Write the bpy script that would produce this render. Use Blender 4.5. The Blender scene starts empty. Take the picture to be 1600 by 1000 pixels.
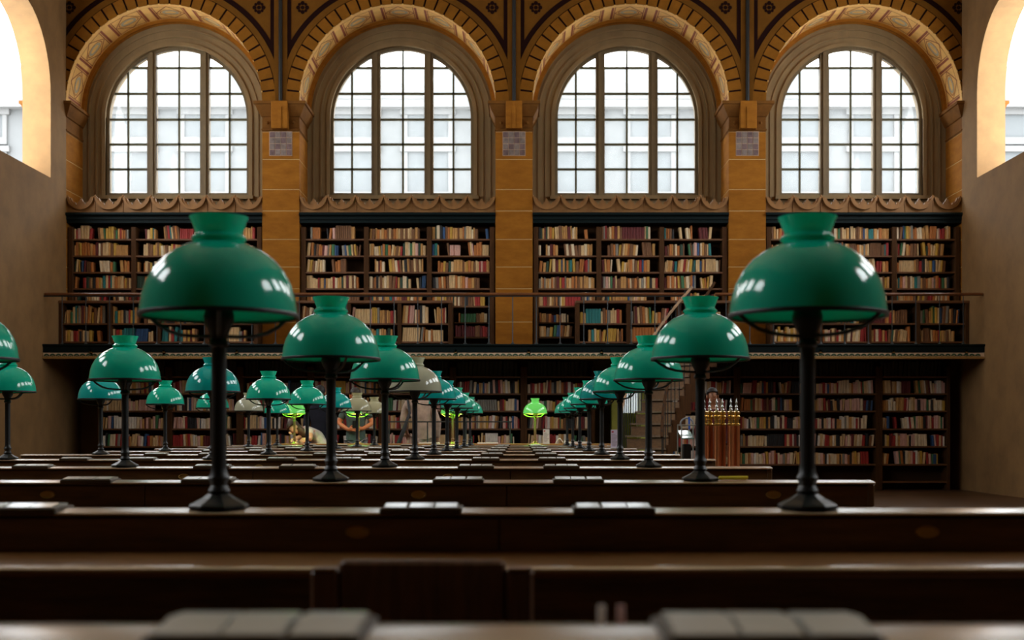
import bpy, math, random
from mathutils import Vector, Matrix
R_ = random.Random(7)
S = bpy.context.scene
COL = S.collection
PI = math.pi

# ------------------------------------------------------------------ camera, sky, exposure
EYE = 1.05            # camera height (a reader's eye just above the desk ledges)
F = 2000.0            # focal length in pixels of the 1600 x 1000 frame
VX, HY = 812.0, 676.0  # vanishing point of the room's long axis in that frame
cd = bpy.data.cameras.new('camera')
cam = bpy.data.objects.new('camera', cd); COL.objects.link(cam)
cam.location = (0, 0, EYE); cam.rotation_euler = (PI/2, 0, 0)
cd.sensor_width = 36; cd.lens = 36*F/1600
cd.shift_x = -(VX-800)/1600; cd.shift_y = (HY-500)/1600
cd.clip_start = .05; cd.clip_end = 300
cd.dof.use_dof = True; cd.dof.focus_distance = 9.0; cd.dof.aperture_fstop = 4.2
S.camera = cam
w = bpy.data.worlds.new('sky'); S.world = w; w.use_nodes = True
SKY = 10.0
bg = w.node_tree.nodes['Background']
bg.inputs[0].default_value = (.93, .97, 1.0, 1); bg.inputs[1].default_value = SKY
vs = S.view_settings
vs.view_transform = 'Standard'; vs.look = 'None'; vs.gamma = 1; vs.use_curve_mapping = False
vs.exposure = 0.18
try:
    S.cycles.max_bounces = 8; S.cycles.diffuse_bounces = 5; S.cycles.glossy_bounces = 4
    S.cycles.transparent_max_bounces = 12; S.cycles.caustics_reflective = False; S.cycles.caustics_refractive = False
    S.cycles.sample_clamp_indirect = 6
except Exception: pass

def wx(px, Y): return (px-VX)/F*Y
def wz(py, Y): return EYE+(HY-py)/F*Y

# ------------------------------------------------------------------ materials
MATS = {}
def mat(name, col, rough=.6, noise=0, scale=8, stretch=(1,1,1), bump=0, coat=0, metal=0, spec=.5, emit=None, es=0, transl=0, col2=None):
    if name in MATS: return MATS[name]
    m = bpy.data.materials.new(name); m.use_nodes = True
    nt = m.node_tree; p = nt.nodes['Principled BSDF']
    p.inputs['Base Color'].default_value = (*col, 1); p.inputs['Roughness'].default_value = rough
    p.inputs['Metallic'].default_value = metal; p.inputs['Specular IOR Level'].default_value = spec
    p.inputs['Coat Weight'].default_value = coat; p.inputs['Coat Roughness'].default_value = .12
    if emit: p.inputs['Emission Color'].default_value = (*emit, 1); p.inputs['Emission Strength'].default_value = es
    if noise or bump:
        tc = nt.nodes.new('ShaderNodeTexCoord'); mp = nt.nodes.new('ShaderNodeMapping'); mp.inputs['Scale'].default_value = stretch
        nz = nt.nodes.new('ShaderNodeTexNoise'); nz.inputs['Scale'].default_value = scale; nz.inputs['Detail'].default_value = 6; nz.inputs['Roughness'].default_value = .65
        nt.links.new(tc.outputs['Object'], mp.inputs[0]); nt.links.new(mp.outputs[0], nz.inputs['Vector'])
        cr = nt.nodes.new('ShaderNodeValToRGB')
        c2 = col2 or tuple(c*(1-noise) for c in col)
        c1 = col if col2 else tuple(min(1, c*(1+noise*.6)) for c in col)
        cr.color_ramp.elements[0].position = .32; cr.color_ramp.elements[1].position = .68
        cr.color_ramp.elements[0].color = (*c2, 1); cr.color_ramp.elements[1].color = (*c1, 1)
        nt.links.new(nz.outputs['Fac'], cr.inputs[0])
        if noise or col2: nt.links.new(cr.outputs[0], p.inputs['Base Color'])
        if bump:
            b = nt.nodes.new('ShaderNodeBump'); b.inputs['Strength'].default_value = bump; b.inputs['Distance'].default_value = .01
            nt.links.new(nz.outputs['Fac'], b.inputs['Height']); nt.links.new(b.outputs[0], p.inputs['Normal'])
    if transl:
        tr = nt.nodes.new('ShaderNodeBsdfTranslucent'); tr.inputs[0].default_value = (*col, 1)
        mx = nt.nodes.new('ShaderNodeMixShader'); mx.inputs[0].default_value = transl
        out = nt.nodes['Material Output']
        nt.links.new(p.outputs[0], mx.inputs[1]); nt.links.new(tr.outputs[0], mx.inputs[2]); nt.links.new(mx.outputs[0], out.inputs[0])
    MATS[name] = m
    return m
def glass_mat():
    m = bpy.data.materials.new('window_glass'); m.use_nodes = True; nt = m.node_tree
    for n in list(nt.nodes):
        if n.type != 'OUTPUT_MATERIAL': nt.nodes.remove(n)
    t = nt.nodes.new('ShaderNodeBsdfTransparent'); t.inputs[0].default_value = (.94, .96, .96, 1)
    d = nt.nodes.new('ShaderNodeBsdfTranslucent'); d.inputs[0].default_value = (.9, .92, .93, 1)   # dust and old wavy glass
    g = nt.nodes.new('ShaderNodeBsdfGlossy'); g.inputs['Roughness'].default_value = .05
    fr = nt.nodes.new('ShaderNodeFresnel')
    tc = nt.nodes.new('ShaderNodeTexCoord'); nz = nt.nodes.new('ShaderNodeTexNoise'); nz.inputs['Scale'].default_value = 5; nz.inputs['Detail'].default_value = 5
    mr = nt.nodes.new('ShaderNodeMapRange'); mr.inputs[3].default_value = .02; mr.inputs[4].default_value = .10
    a = nt.nodes.new('ShaderNodeMixShader'); b = nt.nodes.new('ShaderNodeMixShader')
    L = nt.links
    L.new(tc.outputs['Object'], nz.inputs['Vector']); L.new(nz.outputs['Fac'], mr.inputs[0]); L.new(mr.outputs[0], a.inputs[0])
    L.new(t.outputs[0], a.inputs[1]); L.new(d.outputs[0], a.inputs[2])
    L.new(fr.outputs[0], b.inputs[0]); L.new(a.outputs[0], b.inputs[1]); L.new(g.outputs[0], b.inputs[2])
    L.new(b.outputs[0], nt.nodes['Material Output'].inputs[0])
    return m
GLASS = glass_mat()
STONE = mat('ochre_stone', (.34, .130, .013), .85, .28, 3, (1,1,2.5), .25, spec=.15, col2=(.24, .086, .008))
JOINT = mat('pale_mortar', (.56, .36, .14), .8)
PLASTER = mat('window_wall_stone', (.24, .160, .072), .85, .2, 2.5, (1,1,.4), .15)
SPANDREL = mat('painted_spandrel', (.135, .053, .006), .9, .2, 3, spec=.1)
VOUSS = mat('painted_voussoir', (.205, .078, .008), .9, .2, 4, spec=.1)
REDLINE = mat('dark_red_paint', (.012, .0028, .002), .9, spec=.08)
SOFFIT = mat('gold_soffit', (.80, .46, .13), .7, .15, 4)
SOFRED = mat('red_ornament', (.26, .055, .014), .6)
SOFGREY = mat('grey_ornament', (.40, .36, .24), .6)
IRON = mat('black_iron', (.007, .008, .008), .42, spec=.4)
IRONB = mat('blued_iron', (.02, .03, .034), .45)
DKTEAL = mat('dark_painted_beam', (.004, .010, .011), .45, spec=.12)
WOODDK = mat('dark_bookcase_wood', (.075, .032, .011), .6, .4, 4, (12,12,1), spec=.12)
WOODSH = mat('shelf_edge_wood', (.15, .06, .02), .5, .35, 5, (1,12,12))
WOODRED = mat('handrail_wood', (.16, .055, .018), .3, .3, 5, (1,12,12), coat=.3)
BACK = mat('bookcase_back', (.05, .024, .010), .8, spec=.12)
TABLE = mat('dark_varnished_oak', (.125, .062, .019), .4, .5, 3.5, (1.2,14,9), .05, coat=.25)
TABLETOP = mat('worn_table_oak', (.22, .095, .02), .38, .35, 4, (1,14,9), .05, coat=.8)
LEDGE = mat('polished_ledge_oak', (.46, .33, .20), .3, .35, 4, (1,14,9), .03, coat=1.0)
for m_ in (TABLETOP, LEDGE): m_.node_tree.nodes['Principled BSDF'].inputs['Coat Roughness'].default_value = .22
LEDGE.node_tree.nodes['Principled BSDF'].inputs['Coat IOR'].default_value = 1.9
BRASSD = mat('dull_brass', (.42, .27, .07), .4, metal=.3)
BRASS = mat('bright_brass', (.75, .52, .16), .25, metal=1)
COPPER = mat('copper', (.50, .17, .06), .35, .3, 3, (6,6,1), metal=.85)
STEEL = mat('brushed_steel', (.45, .48, .46), .3, metal=.9)
FLOORM = mat('floor_oak', (.10, .05, .02), .45, .4, 2, (1,8,1))
CEIL = mat('ceiling_plaster', (.58, .42, .24), .9, .1, 2)
SIDEW = mat('side_wall_stone', (.24, .13, .045), .85, .2, 2)
FRAMEM = mat('window_frame_wood', (.17, .115, .05), .6, .3, 6, (8,8,1))
BARM = mat('glazing_bar', (.085, .075, .03), .6)
CREST = mat('carved_crest', (.26, .115, .026), .65, .25, 6)
GOLD = mat('gilded_moulding', (.36, .20, .06), .5)
PALM = mat('palmette_ground', (.75, .55, .38), .6)
PALMG = mat('palmette_green', (.03, .08, .04), .6)
PAPER = mat('white_paper', (.8, .78, .76), .7)
PAPERL = mat('lavender_paper', (.62, .56, .72), .7)
INK = mat('grey_ink', (.35, .3, .34), .8)
REDINK = mat('red_ink', (.5, .02, .03), .7)
TILE = mat('grey_tile', (.22, .17, .15), .25, .4, 9)
TILE2 = mat('mauve_tile', (.17, .11, .11), .25, .4, 9)

# ------------------------------------------------------------------ mesh helpers
ORG = {}
class MB:
    def __init__(s): s.v = []; s.f = []; s.m = []
    def add(s, vs, fs, mi=0):
        o = len(s.v); s.v += [tuple(v) for v in vs]
        for f in fs: s.f.append(tuple(i+o for i in f)); s.m.append(mi)
        return s
    def box(s, x0, x1, y0, y1, z0, z1, mi=0):
        return s.add([(x0,y0,z0),(x1,y0,z0),(x1,y1,z0),(x0,y1,z0),(x0,y0,z1),(x1,y0,z1),(x1,y1,z1),(x0,y1,z1)],
                     [(0,3,2,1),(4,5,6,7),(0,1,5,4),(1,2,6,5),(2,3,7,6),(3,0,4,7)], mi)
    def bbox(s, x0, x1, y0, y1, z0, z1, b=.004, mi=0):     # box with chamfered edges (all 12)
        P = []
        for z, i in ((z0, b), (z0+b, 0), (z1-b, 0), (z1, b)):
            a, c, d, e = x0+i, x1-i, y0+i, y1-i
            P.append([(a+b,d,z),(c-b,d,z),(c,d+b,z),(c,e-b,z),(c-b,e,z),(a+b,e,z),(a,e-b,z),(a,d+b,z)])
        return s.loft(P, mi)
    def loft(s, rings, mi=0, cap=True, closed=True):
        n = len(rings[0]); vs = [p for r in rings for p in r]; fs = []
        for k in range(len(rings)-1):
            for i in range(n if closed else n-1):
                j = (i+1) % n
                fs.append((k*n+i, k*n+j, (k+1)*n+j, (k+1)*n+i))
        if cap:
            fs.append(tuple(range(n-1, -1, -1))); fs.append(tuple((len(rings)-1)*n+i for i in range(n)))
        return s.add(vs, fs, mi)
    def lathe(s, prof, n=20, c=(0,0,0), mi=0, cap=True, a0=0):
        rings = [[(c[0]+r*math.cos(a0+2*PI*i/n), c[1]+r*math.sin(a0+2*PI*i/n), c[2]+z) for i in range(n)] for r, z in prof]
        return s.loft(rings, mi, cap)
    def prism(s, poly, d0, d1, axis='y', mi=0):
        # poly: list of 2d points; axis: extrusion axis
        def q(a, b, d): return (a, d, b) if axis == 'y' else ((d, a, b) if axis == 'x' else (a, b, d))
        return s.loft([[q(a, b, d0) for a, b in poly], [q(a, b, d1) for a, b in poly]], mi)
    def tube(s, pts, r, n=8, mi=0, cap=True):
        pts = [Vector(p) for p in pts]; rings = []; up = None
        rr = r if isinstance(r, (list, tuple)) else [r]*len(pts)
        for i, p in enumerate(pts):
            t = (pts[min(i+1, len(pts)-1)]-pts[max(i-1, 0)]).normalized()
            if up is None:
                up = Vector((0,0,1)) if abs(t.z) < .9 else Vector((1,0,0))
            a = t.cross(up).normalized(); b = a.cross(t).normalized(); up = b
            rings.append([tuple(p+a*rr[i]*math.cos(2*PI*k/n)+b*rr[i]*math.sin(2*PI*k/n)) for k in range(n)])
        return s.loft(rings, mi, cap)
    def ball(s, c, r, n=12, m=8, mi=0):
        rx, ry, rz = r if isinstance(r, (list, tuple)) else (r, r, r)
        rings = []
        for k in range(m+1):
            a = -PI/2+PI*k/m; q = max(math.cos(a), .02)
            rings.append([(c[0]+rx*q*math.cos(2*PI*i/n), c[1]+ry*q*math.sin(2*PI*i/n), c[2]+rz*math.sin(a)) for i in range(n)])
        return s.loft(rings, mi)
    def arcband(s, cx, cz, r0, r1, a0, a1, y0, y1, n=12, mi=0, lim=None):
        rings = []
        for k in range(n+1):
            a = a0+(a1-a0)*k/n
            def P(r, y):
                x = r*math.cos(a)
                if lim: x = max(-lim, min(lim, x))
                return (cx+x, y, cz+r*math.sin(a))
            rings.append([P(r0,y0), P(r1,y0), P(r1,y1), P(r0,y1)])
        return s.loft(rings, mi)
    def mesh(s, name, mats, org=(0,0,0), smooth=False):
        me = bpy.data.meshes.new(name)
        me.from_pydata([(a-org[0], b-org[1], c-org[2]) for a, b, c in s.v], [], s.f)
        for m in (mats if isinstance(mats, (list, tuple)) else [mats]): me.materials.append(m)
        me.polygons.foreach_set('material_index', s.m)
        me.update()
        import bmesh
        bm = bmesh.new(); bm.from_mesh(me); bmesh.ops.recalc_face_normals(bm, faces=bm.faces); bm.to_mesh(me); bm.free()
        if smooth:
            me.polygons.foreach_set('use_smooth', [True]*len(me.polygons))
            me.set_sharp_from_angle(angle=math.radians(40))
        return me
    def build(s, name, mats, parent=None, smooth=False, org=None):
        o_ = ORG.get(parent.name, (0,0,0)) if parent else (org or (0,0,0))
        me = s.mesh(name, mats, o_, smooth)
        return link(name, me, parent, o_ if not parent else None)
def link(name, me, parent=None, org=None):
    o = bpy.data.objects.new(name, me); COL.objects.link(o)
    if parent: o.parent = parent; ORG[o.name] = ORG.get(parent.name, (0,0,0))
    else:
        if org: o.location = org
        ORG[o.name] = tuple(org or (0,0,0))
    return o
def tag(o, label=None, cat=None, group=None, kind=None):
    if label: o['label'] = label
    if cat: o['category'] = cat
    if group: o['group'] = group
    if kind: o['kind'] = kind
    return o
def thing(name, loc, label, cat, group=None, kind=None):
    o = bpy.data.objects.new(name, None); COL.objects.link(o); o.location = loc; o.empty_display_size = .1
    ORG[o.name] = tuple(loc)
    return tag(o, label, cat, group, kind)
def place(name, me, parent, loc, rot=(0,0,0), scale=(1,1,1)):   # shared-mesh child at a world position
    o = bpy.data.objects.new(name, me); COL.objects.link(o); o.parent = parent
    g = ORG[parent.name]; o.location = (loc[0]-g[0], loc[1]-g[1], loc[2]-g[2]); o.rotation_euler = rot; o.scale = scale
    return o

# ------------------------------------------------------------------ the room shell
YF, YW = 23.5, 24.4            # pier faces, window plane of the end wall
P = 351/F*YW                   # bay width
X0 = wx(803.5, YW)             # centre pier
RA = 1.80                      # arch radius
ZS = wz(160, YF)               # springing
PW = P-2*RA                    # pier width
ZC = 11.2                      # ceiling
XL, XR = X0-2*P+PW/2, X0+2*P-PW/2
YB = -13.0
GZ = wz(538, 22.9)             # gallery floor
MB().box(XL-1, XR+1, YB-1, YW+1.2, -.3, 0).build('floor', FLOORM)['kind'] = 'structure'
MB().box(XL-1.2, XR+1.2, YB-1.2, YW+1.2, ZC, ZC+.3).build('ceiling', CEIL)['kind'] = 'structure'

def arch_outline(c, hw, zs, n=24):
    return [(c+hw*math.cos(PI*i/n), zs+hw*math.sin(PI*i/n)) for i in range(n+1)]   # right to left over the top
def arch_wall(mb, u0, u1, z0, z1, c, hw, sill, zs, d0, d1, axis='y', mi=0, n=24):
    """a slab between d0 and d1 with one arched opening"""
    def q(a, b, d): return (a, d, b) if axis == 'y' else (d, a, b)
    arc = arch_outline(c, hw, zs, n)
    for d in (d0, d1):
        def face(pts): mb.add([q(a, b, d) for a, b in pts], [tuple(range(len(pts)))], mi)
        if sill > z0: face([(u0,z0),(u1,z0),(u1,sill),(u0,sill)])
        face([(u0,sill),(c-hw,sill),(c-hw,zs),(u0,zs)]); face([(c+hw,sill),(u1,sill),(u1,zs),(c+hw,zs)])
        if u0 < c-hw-1e-6: face([(u0,zs),(c-hw,zs),(c-hw,z1),(u0,z1)])
        if u1 > c+hw+1e-6: face([(c+hw,zs),(u1,zs),(u1,z1),(c+hw,z1)])
        for i in range(n):
            (a, b), (e, f) = arc[i], arc[i+1]
            face([(a,b),(a,z1),(e,z1),(e,f)])
    out = [(c+hw,sill)]+arc+[(c-hw,sill)]
    for i in range(len(out)-1):
        (a, b), (e, f) = out[i], out[i+1]
        mb.add([q(a,b,d0), q(a,b,d1), q(e,f,d1), q(e,f,d0)], [(0,1,2,3)], mi)
    if sill > z0: mb.add([q(c-hw,sill,d0), q(c-hw,sill,d1), q(c+hw,sill,d1), q(c+hw,sill,d0)], [(0,1,2,3)], mi)

WH = 1.365                                 # window half width
SILL = wz(305, YW); WS = wz(72, YW)-WH     # sill, springing of the window
# end wall: window layer
mb = MB()
for k in range(4):
    c = X0+(k-1.5)*P
    arch_wall(mb, c-P/2, c+P/2, 2.0, ZC, c, WH, SILL, WS, YW, YW+.35)
mb.box(XL-1, X0-2*P, YW, YW+.35, 0, ZC); mb.box(X0+2*P, XR+1, YW, YW+.35, 0, ZC)
DX0, DX1, DZ1 = wx(958, 24.2), wx(1003, 24.2), wz(606, 24.2)        # little lit door under the gallery
mb.box(XL-1, DX0, YW, YW+.35, 0, 2.0); mb.box(DX1, XR+1, YW, YW+.35, 0, 2.0); mb.box(DX0, DX1, YW, YW+.35, DZ1, 2.0)
north = mb.build('wall_north', PLASTER); north['kind'] = 'structure'
# side and back walls with the same arched windows (their daylight lights the room and shines in the lamp glass)
NW = 5
for side, x0, x1 in (('left', XL-.5, XL), ('right', XR, XR+.5)):
    mb = MB(); y = YW+.3; mb.box(x0-.03 if side == 'left' else x0+.03, x1-.03 if side == 'left' else x1+.03, YF, y, 0, ZC)
    for k in range(8):
        c = YF-P/2-k*P
        if k < NW: arch_wall(mb, c-P/2, c+P/2, 0, ZC, c, WH, SILL, WS, x0, x1, 'x')
    mb.box(x0, x1, YB-.5, YF-NW*P, 0, ZC)
    mb.build('wall_'+side, SIDEW)['kind'] = 'structure'
MB().box(XL-.5, XR+.5, YB-.5, YB, 0, ZC).build('wall_south', SIDEW)['kind'] = 'structure'
# daylight portals in the openings (sampling only, they give no light of their own)
def portal(name, loc, rot):
    l = bpy.data.lights.new(name, 'AREA'); l.shape = 'RECTANGLE'; l.size = 2*WH; l.size_y = WS+WH-SILL
    l.cycles.is_portal = True
    o = bpy.data.objects.new(name, l); COL.objects.link(o); o.location = loc; o.rotation_euler = rot
zm = (SILL+WS+WH)/2
for k in range(NW):
    c = YF-P/2-k*P
    portal('window_left_%d_offscreen' % (k+1), (XL-.45, c, zm), (0, -PI/2, 0)); portal('window_right_%d_offscreen' % (k+1), (XR+.45, c, zm), (0, PI/2, 0))
for k in range(4):
    portal('window_north_daylight', (X0+(k-1.5)*P, YW+.34, zm), (-PI/2, 0, 0))

# ---- front layer of the end wall: spandrels, soffits, voussoirs, painted bands
mb = MB()
for k in range(4):
    c = X0+(k-1.5)*P
    arch_wall(mb, c-P/2, c+P/2, ZS, ZC, c, RA+.012, ZS, ZS, YF, YW, n=40)
mb.build('spandrel_wall', SPANDREL, north)
vme = {}
for k in range(4):
    c = X0+(k-1.5)*P
    so = MB().arcband(c, ZS, RA, RA+.012, 0, PI, YF-.01, YW, 48).build('arch_soffit', SOFFIT, north, True)
    MB().arcband(c, ZS, RA-.06, RA, 0, PI, YW-.10, YW-.002, 48).build('soffit_moulding', STONE, so, True)
    MB().arcband(c, ZS, RA-.075, RA-.05, 0, PI, YW-.035, YW-.002, 48).build('soffit_fillet', STONE, so, True)
    for q in (-76, -52, -26, 0, 26, 52, 76):        # painted lozenge panels on the soffit
        pm = MB(); r = RA-.004
        def on(a, t): aa = PI/2+math.radians(a); return (c+r*math.cos(aa), YF+.06+t*(YW-.16-YF), ZS+r*math.sin(aa))
        def ribbon(p0, p1, wd, mi):
            (a0, t0), (a1, t1) = p0, p1; L = math.hypot((a1-a0)*.0314, (t1-t0)*.75); nx, ny = -(t1-t0)*.75/L, (a1-a0)*.0314/L
            n = max(1, int(abs(a1-a0)/3)); L1 = []; L2 = []
            for i in range(n+1):
                a = a0+(a1-a0)*i/n; t = t0+(t1-t0)*i/n
                L1.append(on(a+nx*wd/.0314/2, t+ny*wd/.75/2)); L2.append(on(a-nx*wd/.0314/2, t-ny*wd/.75/2))
            for i in range(n): pm.add([L1[i], L1[i+1], L2[i+1], L2[i]], [(0,1,2,3)], mi)
        for sgn in (-1, 1):
            ribbon((q+sgn*10, 0.05), (q+sgn*10, .95), .045, 0); ribbon((q+sgn*8.6, .05), (q+sgn*8.6, .95), .016, 0)
            for t in (0.08, .92): ribbon((q+sgn*8.6, t), (q, .5+(t-.5)*.95), .014, 0)
        for a, t in ((-10, .5), (10, .5)):
            for t2 in (.06, .94): ribbon((q+a*.85, t), (q, t2), .02, 0)
        for rr, mi, wd in ((.13, 0, .015), (.09, 1, .05)):
            for i in range(12):
                u, v = 2*PI*i/12, 2*PI*(i+1)/12
                ribbon((q+rr*1.5*math.cos(u)/.0314, .5+rr*math.sin(u)/.75), (q+rr*1.5*math.cos(v)/.0314, .5+rr*math.sin(v)/.75), wd, mi)
        pm.build('painted_lozenge', [SOFRED, SOFGREY], so)
    NV = 29
    ring = MB().arcband(c, ZS, RA+.012, 2.06, 0, PI, YF-.004, YF+.02, 48).build('voussoir_ring', REDLINE, north)
    for i in range(NV):
        a0, a1 = PI*i/NV+.009, PI*(i+1)/NV-.009
        MB().arcband(c, ZS, RA+.0, 2.045, a0, a1, YF-.018, YF+.01, 3).build('voussoir', VOUSS, ring)
    MB().arcband(c, ZS, 2.06, 2.165, 0, PI, YF-.012, YF+.01, 48, lim=P/2-.09).build('ochre_band', SPANDREL, north)
    MB().arcband(c, ZS, 2.165, 2.26, .18, PI-.18, YF-.006, YF+.01, 48, lim=P/2-.12).build('red_band', REDLINE, north)
    for sx in (-1, 1):
        for dx, dz in ((1.74, 1.74),):
            rx, rz = c+sx*dx, ZS+dz
            rm = MB().lathe([(.035, 0), (.035, .01)], 10)
            rs = MB()
            def disc(x, z, r): rs.add([(x+r*math.cos(2*PI*i/10), YF-.008, z+r*math.sin(2*PI*i/10)) for i in range(10)]+[(x+r*math.cos(2*PI*i/10), YF+.002, z+r*math.sin(2*PI*i/10)) for i in range(10)],
                                      [tuple(range(10))]+[(i, (i+1)%10, 10+(i+1)%10, 10+i) for i in range(10)])
            disc(rx, rz, .035)
            for i in range(8): disc(rx+.082*math.cos(PI*i/4), rz+.082*math.sin(PI*i/4), .027 if i % 2 else .038)
            rs.build('rosette', REDLINE, north)
for k in range(5):       # vertical strip above each pier
    c = X0+(k-2)*P
    for sx in (-1, 1): MB().box(c+sx*.155-.035, c+sx*.155+.035, YF-.008, YF+.01, ZS+.9, ZC).build('red_strip', REDLINE, north)
    MB().box(c-.12, c+.12, YF-.016, YF+.01, ZS, ZC).build('ochre_strip', SPANDREL, north)
    MB().lathe([(.034, 0), (.034, ZC-ZS)], 12, (c, YF-.03, ZS)).build('iron_rod', IRON, north, True)

# ---- piers, built of stone blocks with pale joints; capital and tile panel
ys = [160+46, 249, 296, 329.5, 374, 417, 451, 503, 545]
for k in range(5):
    c = X0+(k-2)*P
    core = MB().box(c-PW/2+.006, c+PW/2-.006, YF+.006, YW, GZ-.02, ZS).build('pier', JOINT, north)
    zz = [wz(y, YF) for y in ys]; zz[-1] = GZ-.02
    for i in range(len(zz)-1):
        MB().bbox(c-PW/2, c+PW/2, YF, YW-.002, zz[i+1]+.006, zz[i]-.006, .004).build('stone_block', STONE, core)
    # capital: lofted rectangle rings
    def rect(e, z): return [(c-PW/2-e, YF-e, z), (c+PW/2+e, YF-e, z), (c+PW/2+e, YW, z), (c-PW/2-e, YW, z)]
    z0, z1 = wz(206, YF), ZS
    cp = [(0, z0), (.0, z0+.02), (.015, z0+.03), (.015, z0+.05), (.0, z0+.06), (.0, wz(183, YF)), (.02, wz(182, YF)), (.03, wz(180, YF)), (.05, wz(177, YF)), (.08, wz(172, YF)), (.10, wz(168, YF)), (.11, wz(165, YF)), (.135, wz(164.5, YF)), (.135, z1)]
    cap = MB().loft([rect(e, z) for e, z in cp]).build('capital', mat('capital_stone', (.17, .068, .012), .85, .25, 4, spec=.15), core)
    MB().bbox(c-.15, c+.15, YF-.15, YF, z0+.03, z1-.005, .01).build('capital_block', STONE, core)
    MB().box(c-.035, c+.035, YF-.165, YF-.14, z0+.03, z1-.12).build('capital_rib', STONE, core)
    for sx in (-1, 1):
        MB().lathe([(.075, 0), (.05, .012), (.03, .012), (.02, .025), (.0, .025)], 12).build  # profile reference
        rb = MB(); x = c+sx*.24; z = z0+.16
        rb.box(x-.08, x+.08, YF-.012, YF+.005, z-.08, z+.08); rb.box(x-.055, x+.055, YF-.02, YF-.01, z-.055, z+.055); rb.ball((x, YF-.02, z), .03, 8, 6)
        rb.build('capital_rosette', mat('capital_stone', (0,0,0)), core)
    tx0, tx1, tz0, tz1 = c-.205, c+.205, wz(243, YF), wz(206, YF)
    tp = MB().box(tx0-.006, tx1+.006, YF-.004, YF+.004, tz0-.006, tz1+.006).build('tile_panel', mat('tile_grout', (.45,.3,.2), .8), core)
    for i in range(4):
        for j in range(4):
            a = tx0+i*(tx1-tx0)/4; b = tz0+j*(tz1-tz0)/4
            MB().bbox(a+.005, a+(tx1-tx0)/4-.005, YF-.012, YF+.002, b+.005, b+(tz1-tz0)/4-.005, .003).build('tile', TILE if (i*3+j*5) % 7 > 2 else TILE2, core)

# ---- windows
bars_z = [wz(y, YW) for y in (263, 224, 185, 144.5, 104)]
xcols = [(-WH+.02, -.975), (-.95, -.585), (-.415, .0), (.025, .425), (.597, .965), (.99, WH-.02)]
def arc_z(x, r): return WS+math.sqrt(max(0, r*r-x*x))
for k in range(4):
    c = X0+(k-1.5)*P
    win = thing('window_%d' % (k+1), (c, YW+.1, SILL), None, None, None, 'structure')
    # frame: jambs, arch, sill
    fr = MB().arcband(c, WS, WH-.055, WH+.0, 0, PI, YW+.06, YW+.16, 40)
    for sx in (-1, 1): fr.box(c+sx*(WH-.0275)-.0275, c+sx*(WH-.0275)+.0275, YW+.06, YW+.16, SILL, WS)
    fr.box(c-WH, c+WH, YW+.05, YW+.17, SILL, SILL+.05)
    fr.build('frame', FRAMEM, win, False)
    mo = MB().arcband(c, WS, WH+.0, WH+.07, 0, PI, YW-.03, YW+.05, 40)
    for sx in (-1, 1): mo.box(c+sx*(WH+.035)-.035, c+sx*(WH+.035)+.035, YW-.03, YW+.05, SILL-.05, WS)
    mo.build('architrave', PLASTER, win)
    mo = MB()
    for r in (WH+.16, WH+.30):
        mo.arcband(c, WS, r, r+.03, 0, PI, YW-.02, YW+.01, 40)
        for sx in (-1, 1): mo.box(c+sx*(r+.015)-.015, c+sx*(r+.015)+.015, YW-.02, YW+.01, 4.6, WS)
    mo.build('reveal_moulding', PLASTER, win)
    for x0, x1 in ((-.585, -.415), (.425, .597)):
        xm = (x0+x1)/2; t = arc_z(xm, WH-.02)
        MB().box(c+x0, c+x1, YW+.03, YW+.17, SILL, arc_z(max(abs(x0), abs(x1)), WH)).build('mullion', FRAMEM, win)
        MB().box(c+xm-.035, c+xm+.035, YW-.005, YW+.04, SILL, t).build('mullion_rib', FRAMEM, win)
    for x in (-.9625, .0125, .9775):
        MB().box(c+x-.018, c+x+.018, YW+.085, YW+.125, SILL+.04, arc_z(x, WH-.03)).build('glazing_bar', BARM, win)
    for z in bars_z:
        hwz = WH-.03 if z < WS else math.sqrt(max(.01, (WH-.03)**2-(z-WS)**2))
        for a, b in ((-hwz, -.585), (-.415, .425), (.597, hwz)):
            if b-a > .05: MB().box(c+a, c+b, YW+.085, YW+.125, z-.02, z+.02).build('glazing_bar', BARM, win)
    zr = [SILL+.05]+bars_z+[9.9]
    for x0, x1 in xcols:
        for j in range(6):
            z0, z1 = zr[j], zr[j+1]; n = 6; pts = []
            r = WH-.04
            xs = [x0+(x1-x0)*i/n for i in range(n+1)]; xs = [max(-r, min(r, x)) for x in xs]
            top = [min(z1, arc_z(x, r)) for x in xs]
            keep = [(x, t) for x, t in zip(xs, top) if t > z0+.01]
            if len(keep) < 2: continue
            poly = [(c+keep[0][0], z0), (c+keep[-1][0], z0)]+[(c+x, t) for x, t in reversed(keep)]
            MB().add([(a, YW+.105, b) for a, b in poly], [tuple(range(len(poly)))]).build('pane', GLASS, win)
    # stone sill inside
    MB().box(c-WH-.1, c+WH+.1, YW-.12, YW+.05, SILL-.09, SILL-.02).build('sill', PLASTER, win)

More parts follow.
